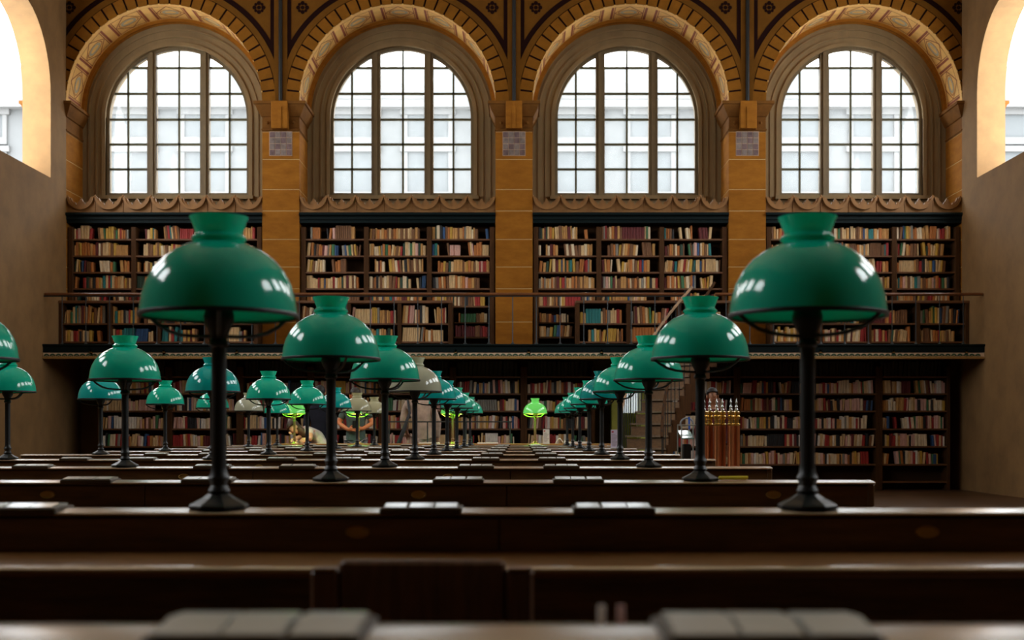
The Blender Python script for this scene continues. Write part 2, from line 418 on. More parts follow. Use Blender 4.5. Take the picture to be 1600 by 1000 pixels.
# ---- carved crest and dark cornice over the gallery bookcases
CB, CT = wz(332, YF), wz(305.5, YF)
cw = 2*RA/7
def crest_mesh():
    h = CT-CB; mbx = MB(); out = [(0, 0), (cw, 0), (cw, h*.94), (cw*.97, h), (cw*.92, h*.92)]
    out += [(cw*.86, h*.80), (cw*.80, h*.72), (cw*.74, h*.66), (cw*.70, h*.62), (cw*.655, h*.40), (cw*.61, h*.64), (cw*.57, h*.66), (cw*.54, h*.78), (cw*.5, h*.86)]
    half = out[2:]
    poly = out+[(cw-x, z) for x, z in reversed(half[:-1])]
    # triangulated as thin columns to stay well formed
    xs = sorted(set([round(p[0], 5) for p in poly])); top = {}
    for x, z in poly:
        if z > 0: top[round(x, 5)] = z
    top[0] = h*.94
    xs = sorted(top); 
    for a, b in zip(xs[:-1], xs[1:]):
        mbx.prism([(a, 0), (b, 0), (b, top[b]), (a, top[a])], .02, .08)
    mbx.arcband(cw/2, h*.98, .205, .25, PI+.10, 2*PI-.10, -.035, .06, 16)
    mbx.arcband(cw/2, h*.98, .175, .205, PI+.2, 2*PI-.2, -.012, .06, 16)
    mbx.box(-.008, .008, .005, .06, 0, h*.9)
    mbx.ball((0, .03, h), (.02, .02, .025), 8, 6)
    return mbx.mesh('scallop', CREST)
CRM = crest_mesh()
for k in range(4):
    c = X0+(k-1.5)*P
    tr = thing('trim_%d' % (k+1), (c, YF+.1, CB), None, None, None, 'structure')
    for i in range(7): place('scallop', CRM, tr, (c-RA+i*cw, YF+.02, CB))
    z0, z1 = wz(348, YF), CB
    prof = [(YF+.6, z0), (YF+.02, z0), (YF+.02, z0+.05), (YF-.0, z0+.06), (YF-.0, z1-.075), (YF-.03, z1-.06), (YF-.045, z1-.05)]
    prof += [(YF-.05+.03*(1-math.cos(a)), z1-.03+.03*math.sin(a)) for a in (0, .3, .6, .9, 1.2, PI/2)]+[(YF+.6, z1)]
    MB().prism(prof, c-RA, c+RA, 'x').build('cornice', DKTEAL, tr, True)

# ------------------------------------------------------------------ books
BOOKC = {'cream': (.72, .49, .24), 'tan': (.58, .30, .09), 'orange': (.50, .17, .035), 'brown': (.20, .085, .03), 'ivory': (.80, .64, .42),
         'red': (.36, .025, .02), 'dark red': (.13, .015, .015), 'yellow': (.58, .34, .05), 'green': (.05, .17, .07), 'dark green': (.025, .06, .035),
         'teal': (.02, .20, .20), 'blue': (.03, .09, .22), 'black': (.014, .014, .016), 'grey': (.26, .24, .2), 'pink': (.72, .42, .34), 'white': (.85, .78, .68)}
BM = {k: mat('book_'+k.replace(' ', '_'), v, .6, .22, 9, (3,3,1)) for k, v in BOOKC.items()}
UP = ['cream']*6+['tan']*7+['orange']*4+['brown']*5+['ivory']*4+['red']*2+['dark red', 'yellow', 'yellow', 'green', 'dark green', 'teal', 'blue', 'black', 'grey', 'pink']
DN = ['cream']*4+['pink']*6+['ivory']*5+['white']*3+['red']*4+['dark red']*2+['black']*3+['tan']*3+['yellow', 'blue', 'green', 'brown', 'grey', 'orange']
DKP = ['brown', 'dark red', 'black', 'dark green', 'brown', 'grey']
FOLIO = ['folio']
BM['folio'] = mat('book_folio', (.030, .022, .018), .6, .4, 6, (3,3,1))
BOOKS = []
def fill(x0, x1, z, yf, hmin, hmax, pal, where, wmin=.022, wmax=.06, endgap=0, rank=1, skip=None):
    x = x0+.006; stop = x1-.006-endgap; run = None; left = 0; lean = 0; hb = R_.uniform(hmin, hmax); reach = x
    while True:
        if left <= 0:
            x = max(x, reach)                                  # past the top of a run that leaned this way
            left = R_.choice([1, 1, 2, 3, 5, 8]); run = R_.choice(pal); hb = R_.uniform(hmin, hmax); mono = R_.random() < .25
            wb = R_.uniform(wmin, wmax); lean = R_.choice([0]*8+[.07, .1, -.05])
            if skip and R_.random() < skip: x += R_.uniform(.05, .16); lean = -.1 if x > x0+.2 else 0
            if lean < 0: x += math.sin(-lean)*min(hmax, hb*1.06)  # room for tops that lean back on the last book
        wd = wb*R_.uniform(.9, 1.1) if mono else R_.uniform(wmin, wmax)
        colr = run if mono else R_.choice(pal)
        h = min(hmax, (hb if mono else hb*R_.uniform(.88, 1.06)))
        if lean > 0: h = min(h, hmax-math.sin(lean)*wd-.004)
        ws = (wd-.0015)/math.cos(lean)+.0015
        end = x+ws+(math.sin(lean)*h if lean > 0 else 0)
        if end > stop: break
        BOOKS.append(dict(x=x, w=wd-.0015, h=h, z=z, y=yf+R_.uniform(0, .022), d=.16, c=colr, lean=lean, where=where, rank=rank))
        reach = max(reach, end) if lean > 0 else x+ws
        x += ws; left -= 1

def bookcase(name, x0, x1, yf, depth, stiles, zbot, ztop, shelves, label, group, cols_shelves=None, stile_w=.085, th=.028, capz=None):
    t = thing(name, ((x0+x1)/2, yf+depth/2, zbot), label, 'bookcase', group)
    MB().box(x0, x1, yf+depth-.02, yf+depth, zbot, ztop).build('back_panel', BACK, t)
    for s in stiles: MB().bbox(s-stile_w/2, s+stile_w/2, yf-.012, yf+depth-.02, zbot, capz or ztop, .004).build('upright', WOODDK, t)
    for a, b in zip(stiles[:-1], stiles[1:]):
        for z in shelves:
            MB().box(a+stile_w/2, b-stile_w/2, yf, yf+depth-.02, z-th, z).build('shelf', WOODSH, t)
    return t
NAMEC = ['pier-side column', 'middle column', 'outer column']
ORD = ['top', 'second', 'third', 'fourth', 'fifth', 'sixth', 'seventh']
YBK = YF+.08
BAYN = ['outer bay away from the stair', 'inner bay away from the stair', 'inner bay beside the stair', 'outer bay past the stair']
for k in range(4):
    c = X0+(k-1.5)*P; a, b = c-RA+.02, c+RA-.02
    st = [a+.0425+(b-a-.085)*i/3 for i in range(4)]
    ZT = wz(348, YF)
    sh = [wz(y, YBK) for y in (373.5, 399.5, 425, 450.5, 478)]
    gb = bookcase('gallery_bookcase', a, b, YBK-.02, .34, st, GZ-.02, ZT, sh, 'tall dark gallery bookcase under the carved crest, '+BAYN[k], None, capz=wz(355, YBK))
    for ci in range(3):
        cn = NAMEC[2-ci] if k < 2 else NAMEC[ci]
        for r in range(5):
            top = ([wz(350, YBK)]+[s-.03 for s in sh])[r]
            hh = top-sh[r]
            eg = R_.choice([0, 0, .04, .1, .2, .25]); pal = UP
            if (k, ci, r) in ((1, 1, 0),): pal = ['orange', 'brown', 'tan', 'tan', 'brown', 'cream']
            fill(st[ci]+.0425, st[ci+1]-.0425, sh[r], YBK+.02, min(.19, hh*.72), min(.255, hh-.02), pal, (k, ORD[r]+' gallery shelf, '+cn), endgap=eg*.6, rank=2 if r < 4 else 1, skip=.12)
    # lower projecting cabinets
    YC = 23.12
    if k == 1: p0, p1 = c-RA+.01, wx(706, YC)
    elif k == 2: p0, p1 = wx(900, YC), c+RA-.01
    else: p0, p1 = c-RA+.01, c+RA-.01
    n = 3 if k in (1, 2) else 4
    st2 = [p0+.03+(p1-p0-.06)*i/n for i in range(n+1)]
    sh2 = [wz(505, YC), wz(533.5, YC)]
    zt = wz(474, YC)
    t = bookcase('projecting_cabinet', p0, p1, YC, .40, st2, GZ, zt, sh2, 'low open book cabinet on the gallery walkway, '+BAYN[k], None, stile_w=.07)
    MB().bbox(p0-.01, p1+.01, YC-.03, YC+.40, zt, zt+.05, .008).build('top_board', WOODSH, t)
    for ci in range(n):
        for r in range(2):
            top = (zt, sh2[0]-.03)[r]
            cn = '%s' % (['by the outer pier', 'middle compartment', 'by the open recess'][ci if k == 1 else 2-ci] if k in (1, 2) else 'of the end bay')
            fill(st2[ci]+.035, st2[ci+1]-.035, sh2[r], YC+.03, .19, top-sh2[r]-.025, UP+['green', 'red', 'teal', 'black'], (k, ['upper', 'lower'][r]+' cabinet shelf, '+cn), endgap=R_.choice([0, .05, .12]), rank=2, skip=.08)
    if k in (1, 2):                     # dim recess between projecting cabinet and centre pier
        q0, q1 = (p1+.02, c+RA-.11) if k == 1 else (c-RA+.11, p0-.02)
        z = wz(503, YBK); z2 = wz(526, YBK)
        MB().box(q0, q1+.005, YBK, YBK+.3, z2-.03, z2).build('recess_shelf', WOODDK, gb)
        MB().box(q0, q1+.005, YBK+.08, YBK+.3, z-.02, z).build('recess_shelf', WOODDK, gb)
        fill(q0+.01, q1-.005, z2, YBK+.02, .17, .22, ['dark red']*4+['brown', 'red'] if k == 1 else UP, (k, 'bottom recess shelf beside the pier'), rank=1, skip=.1)
        fill(q0+.01, q1-.005, z, YBK+.10, .15, .19, UP, (k, 'upper recess shelf beside the pier'), rank=1, skip=.15)

# ground-floor bookcases under the gallery
YG = 23.4; MP = 111/F*YG; ph = wx(818.5, YG)
gs = [wz(y, YG) for y in (588, 614.5, 641.5, 669.5, 697, 725, 752)]
GT = wz(562, YG)
bn = 0
for k in range(-7, 7):
    a, b = ph+k*MP, ph+(k+1)*MP
    if a < XL or b > XR: continue
    if b > wx(945, YG) and a < wx(1012, YG): continue          # doorway
    nm = '%s from the doorway, %s' % ((['first', 'second', 'third', 'fourth', 'fifth', 'sixth', 'seventh', 'eighth'][(-k if k <= 0 else k-2)]), 'away from the stair' if k <= 0 else 'past the stair')
    t = bookcase('wall_bookcase', a, b, YG, .36, [a+.03, b-.03], 0, GT, gs, 'dark wall bookcase under the gallery, '+nm, 'wall bookcases under the gallery', stile_w=.06, capz=wz(573, YG))
    tops = [GT]+[z-.03 for z in gs]
    lv = 'module %s' % nm
    for r in range(6):
        hh = tops[r]-gs[r]
        if r == 0: fill(a+.06, b-.06, gs[0], YG+.12, hh*.9, hh-.01, ['folio'], (9, 'top folio shelf, '+lv), .05, .085, rank=0)
        else: fill(a+.06, b-.06, gs[r], YG+.03, .18, .245, DN, (9, ORD[r]+' shelf, wall bookcase '+nm), .022, .055, endgap=R_.choice([0, 0, .1]), rank=2 if r < 5 else 0, skip=.06)
def bpx(b): return VX+b['x']/b['y']*F, HY-(b['z']+b['h']/2-EYE)/b['y']*F
def seen(b):
    px, py = bpx(b)
    if not 470 < px < 1130 or b['rank'] == 0: return False
    if py > 688: return False
    if px < 600 and 462 < py < 568: return False
    if px > 1015 and 462 < py < 568: return False
    if px < 690 and py > 560: return False
    if px > 930 and py > 560: return False
    return True
cand = sorted([b for b in BOOKS if seen(b)], key=lambda b: -b['w']*b['h']*F*F/b['y']**2)
IND = cand[:298]; ids = set(id(b) for b in IND)
def unit_book(c):
    m = MB(); n = [(0, .06), (.12, .012), (.35, 0), (.65, 0), (.88, .012), (1, .06), (1, 1), (0, 1)]
    m.loft([[(x, y, 0) for x, y in n], [(x, y, 1) for x, y in n]])
    return m
UBM = {c: unit_book(c).mesh('book', BM[c]) for c in BM}
for b in IND:
    o = bpy.data.objects.new('book', UBM[b['c']]); COL.objects.link(o)
    o.location = (b['x'], b['y'], b['z']); o.scale = (b['w'], b['d'], b['h']); o.rotation_euler = (0, b['lean'], 0)
    if b['lean'] > 0: o.location.z += math.sin(b['lean'])*b['w']
    k, wh = b['where']
    pl = {1: ', inner bay away from the stair', 2: ', inner bay beside the stair'}.get(k, '')
    tag(o, '%s book, %s%s' % (b['c'], wh, pl), 'book', '%s books, %s%s' % (b['c'], wh, pl))
st_ = MB(); order = list(BM)
for b in BOOKS:
    if id(b) in ids: continue
    m = unit_book(b['c']); cs, sn = math.cos(b['lean']), math.sin(b['lean'])
    vv = []
    for x, y, z in m.v:
        x *= b['w']; z *= b['h']; y *= b['d']
        X, Z = x*cs+z*sn, -x*sn+z*cs
        if b['lean'] > 0: Z += sn*b['w']
        vv.append((b['x']+X, b['y']+y, b['z']+Z))
    st_.add(vv, m.f, order.index(b['c']))
tag(st_.build('shelved_books', [BM[c] for c in order]), 'mixed small books packed along the remaining shelves of the end wall', 'books', kind='stuff')

# ------------------------------------------------------------------ gallery
YR = 22.35
gal = thing('gallery', (X0, YR, GZ-.3), 'dark iron and timber gallery walkway carried across the end wall', 'balcony')
zt = wz(537.5, YR)
MB().box(XL+.005, XR-.005, YR+.03, 23.93, zt-.07, zt-.01).build('floor_slab', WOODDK, gal)
prof = [(YR+.05, zt-.15), (YR, zt-.14), (YR, zt-.05), (YR-.02, zt-.04), (YR-.03, zt-.02), (YR-.025, zt-.005), (YR-.01, zt), (YR+.1, zt), (YR+.1, zt-.15)]
MB().prism(prof, XL, XR, 'x').build('edge_beam', DKTEAL, gal, True)
zf0, zf1 = wz(557.5, YR+.1), wz(551.5, YR+.1)
MB().box(XL, XR, YR+.10, YR+.16, zf0, zt-.14).build('frieze_board', DKTEAL, gal)
MB().box(XL, XR, YR+.02, YR+.12, zf0, zf1).build('frieze_ground', PALM, gal)
pm = MB(); x = XL+.06
while x < XR-.06:
    h = zf1-zf0
    pm.arcband(x, zf0+.002, h*.35, h*.75, .15, PI-.15, YR+.012, YR+.03, 6)
    pm.prism([(x-.012, zf0), (x+.012, zf0), (x, zf0+h*.3)], YR+.012, YR+.03)
    x += .105
tag(pm.build('palmette_ornament', PALMG, gal), kind='stuff')
MB().prism([(YR-.02, wz(560.5, YR)), (YR+.16, wz(560.5, YR)), (YR+.16, zf0), (YR+.0, zf0), (YR-.02, zf0-.012)], XL, XR, 'x').build('gold_moulding', GOLD, gal)
x = wx(712, YR)-5*1.275
while x < XR:
    if x > XL+.1:
        m = MB().box(x-.02, x+.02, YR+.0, YR+.1, zf1, zf1+.05); m.box(x-.03, x+.03, YR+.02, YR+.1, zf1-.05, zf1)
        m.build('bracket', GOLD, gal)
        MB().box(x-.03, x+.03, YR+.16, 23.9, zf0+.01, zt-.08).build('joist', IRON, gal)
    x += 1.275
rl = thing('gallery_railing', (X0, YR+.05, zt), 'thin iron gallery railing with polished wooden handrail', 'railing')
zr = wz(458, YR+.05)
def handrail(mbx, pts): return mbx.tube(pts, .028, 10)
RX1 = wx(1072, YR)
handrail(MB(), [(XL+.02, YR+.05, zr-.02), (RX1, YR+.05, zr-.02)]).build('handrail', WOODRED, rl, True)
handrail(MB(), [(wx(1118, YR), YR+.05, zr-.02), (XR-.02, YR+.05, zr-.02)]).build('handrail', WOODRED, rl, True)
MB().tube([(XL, YR+.05, zr-.055), (RX1, YR+.05, zr-.055)], .012, 6).build('iron_bar', IRONB, rl)
bm_ = MB().lathe([(.04, 0), (.035, .012), (.014, .03), (.0085, .06), (.0085, zr-zt-.05)], 8).mesh('baluster', IRONB, (0,0,0), True)
x = wx(801, YR)-20*.415
while x < XR:
    if x > XL+.03 and not (RX1 < x < wx(1118, YR)-.02): place('baluster', bm_, rl, (x, YR+.05, zt-.002))
    x += .415

# ------------------------------------------------------------------ lit doorway under the gallery
dr = thing('door_1', ((DX0+DX1)/2, YW, 0), None, None, None, 'structure')
DOORP = mat('pale_green_paint', (.60, .62, .12), .5, .15, 3)
for x in (DX0, DX1): MB().bbox(x-.06, x+.06, 23.75, YW+.1, 0, DZ1+.05, .006).build('jamb', DOORP, dr)
MB().bbox(DX0-.06, DX1+.06, 23.75, YW+.1, DZ1, DZ1+.15, .006).build('lintel', DOORP, dr)
zsill = wz(645, 24.3)
MB().bbox(DX0+.06, DX1-.06, YW+.1, YW+.16, 0, zsill, .006).build('panel', DOORP, dr)
MB().bbox(DX0+.06, DX1-.06, YW+.02, YW+.2, zsill-.09, zsill, .01).build('rail', DOORP, dr)
MB().box(DX0+.06, DX1-.06, YW+.125, YW+.135, zsill, DZ1).build('pane', GLASS, dr)
for f in (.33, .66): MB().box(DX0+f*(DX1-DX0)-.012, DX0+f*(DX1-DX0)+.012, YW+.11, YW+.15, zsill, DZ1).build('glazing_bar', DOORP, dr)

# ------------------------------------------------------------------ winding stair
YS0 = 20.05
WST = mat('stair_oak', (.20, .10, .035), .5, .35, 4, (1,12,12))
stair = thing('winding_stair', (2.1, YS0, 0), 'dark oak winding stair climbing to the gallery with thin iron balusters', 'staircase')
NS = 13; px_, py_ = wx(1000, YS0), YS0; pts = []
for i in range(NS+1):
    hd = math.radians(8+i*4.2)
    pts.append((px_, py_, hd)); px_ += .185*math.sin(hd); py_ += .185*math.cos(hd)
rise = (GZ-.02)/NS; HWs = .36
def side(i, s, e=0):
    x, y, h = pts[i]; return (x+s*(HWs+e)*math.cos(h), y-s*(HWs+e)*math.sin(h))
rail_pts = []
for i in range(NS):
    z1 = rise*(i+1); l0, r0, l1, r1 = side(i, -1), side(i, 1), side(i+1, -1), side(i+1, 1)
    x, y, h = pts[i]; bx, by = -.045*math.sin(h), -.045*math.cos(h)
    tp = [(l0[0]+bx, l0[1]+by), (r0[0]+bx, r0[1]+by), r1, l1]
    MB().prism(tp, z1-.028, z1, 'z').build('tread', mat('stair_tread', (.22, .15, .09), .35, .3, 4, (1,12,12), coat=.3), stair)
    MB().prism([l0, r0, (r0[0]-bx, r0[1]-by), (l0[0]-bx, l0[1]-by)], z1-rise, z1-.05, 'z').build('riser', WST, stair)
    sp = side(i, 1, .03); sq = side(i+1, 1, .03)
    MB().prism([r0, sp, sq, r1], max(0, z1-rise-.25), z1+.05, 'z').build('string_panel', WOODDK, stair)
    for f in (.25, .75):
        ax, ay = l0[0]+(l1[0]-l0[0])*f+.02, l0[1]+(l1[1]-l0[1])*f
        MB().tube([(ax, ay, z1-.01), (ax, ay, z1+.86+rise*f)], .008, 6).build('baluster', IRON, stair)
        bx2, by2 = r0[0]+(r1[0]-r0[0])*f-.02, r0[1]+(r1[1]-r0[1])*f
        if f < .5: MB().tube([(bx2, by2, z1-.01), (bx2, by2, z1+.86+rise*f)], .008, 6).build('baluster', IRON, stair)
for s in (-1, 1):
    rp = []
    for i in range(NS+1):
        a = side(i, s); rp.append((a[0]-s*.02, a[1], rise*(i+.5)+.86+.02))
    if s == -1: rp = [(rp[0][0]-.02, rp[0][1]-.16, rp[0][2]-.13), (rp[0][0]-.01, rp[0][1]-.10, rp[0][2]-.15), (rp[0][0], rp[0][1]-.04, rp[0][2]-.09)]+rp
    MB().tube(rp, .024, 8).build('handrail', WOODDK if s == 1 else mat('lit_rail_wood', (.42, .27, .16), .4, .3, 5), stair, True)  # left rail's lit look is put into its paler wood colour
a = side(0, -1)
MB().lathe([(.05, 0), (.05, .1), (.03, .14), (.025, .95), (.04, .98), (.05, 1.0), (.05, 1.03), (.0, 1.05)], 12, (a[0], a[1]-.08, 0)).build('newel', IRON, stair, True)

# ------------------------------------------------------------------ reading tables
ROWY = {-1: 1.15, 0: 2.98}
for k in range(1, 9): ROWY[k] = 4.75+1.9*(k-1)
LZ = EYE-.175; TZ = EYE-.271
TX0, TX1 = -4.05, 1.30
NUM = {-1: 'tenth', 8: 'first', 7: 'second', 6: 'third', 5: 'fourth', 4: 'fifth', 3: 'sixth', 2: 'seventh', 1: 'eighth', 0: 'ninth'}
def table(k):
    Y = ROWY[k]
    lab = 'long dark oak reading table with raised ledge, %s counting from the lit end desk' % NUM[k]
    if k == 0: lab = 'long dark oak reading table that the wooden chair is drawn up to'
    if k == -1: lab = 'long dark oak reading table behind the wooden chair'
    t = thing('reading_table', ((TX0+TX1)/2, Y, 0), lab, 'table', 'long reading tables in rows')
    hd = .39
    MB().prism([(Y-hd+.006, TZ-.024), (Y-hd, TZ-.018), (Y-hd, TZ-.012), (Y-hd+.006, TZ-.0046), (Y-hd+.03, TZ-.0023), (Y-hd+.06, TZ), (Y+hd-.06, TZ), (Y+hd-.03, TZ-.0023), (Y+hd-.006, TZ-.0046), (Y+hd, TZ-.012), (Y+hd, TZ-.018), (Y+hd-.006, TZ-.024)], TX0, TX1, 'x').build('tabletop', TABLETOP, t, True)
    for s in (-1, 1): MB().prism([(Y+s*(hd-.022), TZ-.0015), (Y+s*(hd-.001), TZ-.0032), (Y+s*(hd+.003), TZ-.006), (Y+s*(hd+.003), TZ-.012), (Y+s*(hd-.022), TZ-.012)], TX0, TX1, 'x').build('edge_highlight', LEDGE, t, True)  # pale added strip: the window highlight along the table edge, put into colour
    # divider panels between uprights
    for s in (-1, 1):
        xs = [TX0+.02+(TX1-TX0-.04)*i/4 for i in range(5)]
        for i in range(4):
            MB().bbox(xs[i]+.001, xs[i+1]-.001, Y+s*.045-.012, Y+s*.045+.012, TZ-.004, LZ-.02, .003).build('divider_panel', TABLE, t)
    MB().box(TX0+.03, TX1-.03, Y-.03, Y+.03, TZ-.004, LZ-.006).build('divider_core', TABLE, t)
    # ledge crowned towards both readers
    hw = .074
    half = [(.010, -.0004), (.025, -.0017), (.040, -.0034), (.055, -.0052), (.068, -.0068), (.0725, -.0078), (.074, -.0095), (.0725, -.0125), (.066, -.0145)]
    prof = [(Y-a, LZ+z) for a, z in reversed(half)]+[(Y, LZ)]+[(Y+a, LZ+z) for a, z in half]
    MB().prism(prof, TX0, TX1, 'x').build('ledge', LEDGE, t, True)
    for x in (-3.42, -2.05, -.69):        # socket boxes between the lamps, two by two
        for cx in (x+.465, x+.905):
            b = MB().bbox(cx-.093, cx+.093, Y-.082, Y+.05, LZ-.012, LZ+.004, .003).build('socket_box', mat('socket_box_bronze', (.05, .03, .010), .5), t)
            m = MB()
            for i in range(3): m.prism([(Y-.076, LZ+.003), (Y-.076, LZ+.006), (Y-.02, LZ+.013), (Y+.03, LZ+.010), (Y+.03, LZ+.003)], cx-.084+i*.058, cx-.034+i*.058+.004*((i+k) % 2), 'x')
            m.build('socket_cover_sheen', mat('socket_cover_sheen', (.5, .5, .44), .35, coat=.4), b)  # pale colour holds the windows' reflection on the box tops
    for x in (-3.1, -1.73, -.37, .93):
        m = MB(); Yo = Y-.06
        ring = lambda rx, rz, y: [(x+rx*math.cos(2*PI*i/18), y, LZ-.052+rz*math.sin(2*PI*i/18)) for i in range(18)]
        m.loft([ring(.028, .0155, Yo+.006), ring(.028, .0155, Yo-.001), ring(.024, .0125, Yo-.004), ring(.02, .010, Yo-.001), ring(.004, .002, Yo-.001)])
        m.build('number_plate', BRASSD, t, True)
    MB().box(TX0+.05, TX1-.05, Y-hd+.05, Y-hd+.075, TZ-.17, TZ-.02).build('apron', TABLE, t)
    MB().box(TX0+.05, TX1-.05, Y+hd-.075, Y+hd-.05, TZ-.17, TZ-.02).build('apron', TABLE, t)
    for x in (TX0+.12, -2.3, -.5, TX1-.12):
        for s in (-1, 1):
            MB().lathe([(.03, 0), (.036, .03), (.025, .06), (.03, .3), (.042, .45), (.03, .5), (.042, .54), (.042, TZ-.034)], 10, (x, Y+s*.3, 0)).build('leg', TABLE, t, True)
    MB().box(TX0+.12, TX1-.12, Y-.02, Y+.02, .1, TZ-.034).build('centre_board', TABLE, t)
    for x in (TX0, TX1-.025): MB().bbox(x, x+.025, Y-.06, Y+.06, TZ, LZ-.015, .003).build('end_cheek', TABLE, t)
    return t
for k in range(-1, 9): table(k)

# end desk with lit lamps
YD = 19.15; DZ = wz(693.3, YD)
dk = thing('end_desk', (wx(700, YD), YD, 0), 'honey coloured oak end desk carrying the lit green lamps', 'desk')
dx0, dx1 = wx(430, YD), wx(960, YD)
MB().bbox(dx0, dx1, YD-.4, YD+.4, DZ-.04, DZ, .006).build('desk_top', mat('honey_oak', (.42, .20, .06), .3, .25, 4, (1,14,9), coat=.3), dk)
for i in range(5):
    a = dx0+.05+i*(dx1-dx0-.1)/5; MB().bbox(a+.01, a+(dx1-dx0-.1)/5-.01, YD-.34, YD-.31, .08, DZ-.04, .01).build('front_panel', TABLE, dk)
for x in (dx0+.06, dx1-.06, (dx0+dx1)/2):
    for s in (-1, 1): MB().box(x-.04, x+.04, YD+s*.3-.04, YD+s*.3+.04, 0, DZ-.04).build('leg', TABLE, dk)

# ------------------------------------------------------------------ lamps
SH = .180
dome = []
def lamp_meshes():
    M = {}
    H0 = .447                                      # rim height above the base
    out = [(SH, H0), (SH*.995, H0+.012), (SH*.97, H0+.045), (SH*.92, H0+.075), (SH*.83, H0+.105), (SH*.71, H0+.130), (SH*.56, H0+.150), (SH*.42, H0+.162), (.062, H0+.167), (.058, H0+.171), (.062, H0+.175), (.063, H0+.180), (.058, H0+.185), (.054, H0+.189), (.0545, H0+.196), (.059, H0+.207), (.063, H0+.219), (.067, H0+.226), (.068, H0+.229)]
    inn = [(max(.01, r-.004), z-.0015) for r, z in out]
    m = MB(); n = 40
    rings = [[(r*math.cos(2*PI*i/n), r*math.sin(2*PI*i/n), z) for i in range(n)] for r, z in out+inn[::-1]]
    m.loft(rings+[rings[0]], cap=False)
    M['shade'] = m.mesh('lamp_shade', IRON, (0,0,0), True)
    m = MB(); rings = []
    for i in range(41):
        a = 2*PI*i/40; rings.append([((SH+.001+p)*math.cos(a), (SH+.001+p)*math.sin(a), H0+q) for p, q in ((-.006, -.004), (.002, -.005), (.003, .003), (.002, .005), (-.004, .004))])
    m.loft(rings, cap=False)
    M['rim'] = m.mesh('rim_band', IRON, (0,0,0), True)
    pts = [(0, -.002), (.12, -.018), (.3, -.034), (.5, -.043), (.75, -.047), (1, -.048)]
    m = MB().tube([(SH-(SH-.016)*u, 0, H0+z) for u, z in pts], .005, 6)
    M['arm'] = m.mesh('support_arm', IRON, (0,0,0), True)
    M['socket'] = MB().lathe([(.020, H0-.055), (.022, H0-.04), (.034, H0-.018), (.036, H0-.002), (.032, H0+.012), (.02, H0+.02), (.012, H0+.05), (.0, H0+.05)], 14).mesh('burner', IRON, (0,0,0), True)
    M['pole'] = MB().lathe([(.0, .028), (.021, .03), (.026, .04), (.019, .052), (.022, .062), (.026, .07), (.02, .08), (.0175, .1), (.0175, H0-.075), (.023, H0-.07), (.023, H0-.062), (.018, H0-.055), (.0, H0-.05)], 16).mesh('pole', IRON, (0,0,0), True)
    M['base'] = MB().lathe([(.0, 0), (.070, 0), (.070, .006), (.064, .010), (.040, .022), (.026, .032), (.0, .036)], 8, a0=PI/8).mesh('base', IRON)
    M['chimney'] = MB().lathe([(.0, H0+.05), (.022, H0+.06), (.03, H0+.09), (.022, H0+.12), (.0, H0+.125)], 12).mesh('bulb', mat('unlit_bulb', (.6,.6,.56), .3), (0,0,0), True)
    return M
LM = lamp_meshes()
def shade_mat(name, col): return mat('shade_'+name, col, .10, transl=.40, coat=.5, spec=.6)
SHM = {'green': shade_mat('green', (.010, .70, .50)), 'teal': shade_mat('teal', (.006, .60, .56)), 'grey': shade_mat('grey', (.66, .68, .52)),
       'beige': shade_mat('beige', (.66, .64, .42)), 'pale green': shade_mat('pale_green', (.07, .68, .48)), 'dark teal': shade_mat('dark_teal', (.004, .48, .45))}
LITM = mat('shade_lit', (.05, .5, .08), .12, coat=.5, emit=(.22, .75, .15), es=.42)
BULB = bpy.data.materials.new('lit_bulb'); BULB.use_nodes = True
_n = BULB.node_tree
_n.nodes.remove(_n.nodes['Principled BSDF'])
_t = _n.nodes.new('ShaderNodeBsdfTransparent'); _e = _n.nodes.new('ShaderNodeEmission'); _a = _n.nodes.new('ShaderNodeAddShader')
_e.inputs[0].default_value = (1, .85, .5, 1); _e.inputs[1].default_value = 6
_n.links.new(_t.outputs[0], _a.inputs[0]); _n.links.new(_e.outputs[0], _a.inputs[1]); _n.links.new(_a.outputs[0], _n.nodes['Material Output'].inputs[0])
BRP = mat('warm_brass_pole', (.26, .13, .05), .5, metal=.3)
def lamp(x, y, z, shade, label, group, lit=False):
    t = thing('desk_lamp', (x, y, z), label, 'lamp', group)
    rot = PI+.35*math.sin(x*7.3+y*3.1)
    def ch(n, me, mt=None, rz=0):
        o = bpy.data.objects.new(n, me); COL.objects.link(o); o.parent = t; o.rotation_euler.z = rz
        if mt: o.material_slots[0].link = 'OBJECT'; o.material_slots[0].material = mt
        return o
    ch('lamp_shade', LM['shade'], LITM if lit else SHM[shade]); ch('rim_band', LM['rim'], BRASS if lit else None)
    for i in range(3): ch('support_arm', LM['arm'], BRASS if lit else None, rz=rot+i*2*PI/3)
    ch('burner', LM['socket'], BRP if lit else None); ch('pole', LM['pole'], BRP if lit else None); ch('base', LM['base'], BRASS if lit else None); ch('bulb', LM['chimney'], BULB if lit else None)
    if lit:
        l = bpy.data.lights.new('bulb_light', 'POINT'); l.energy = 14; l.color = (1, .82, .45); l.shadow_soft_size = .02
        o = bpy.data.objects.new('bulb_light', l); COL.objects.link(o); o.parent = t; o.location = (0, 0, .537)
CX = {-3.42: 'far end', -2.05: 'second from far end', -.70: 'third from far end', .67: 'stair-side end'}
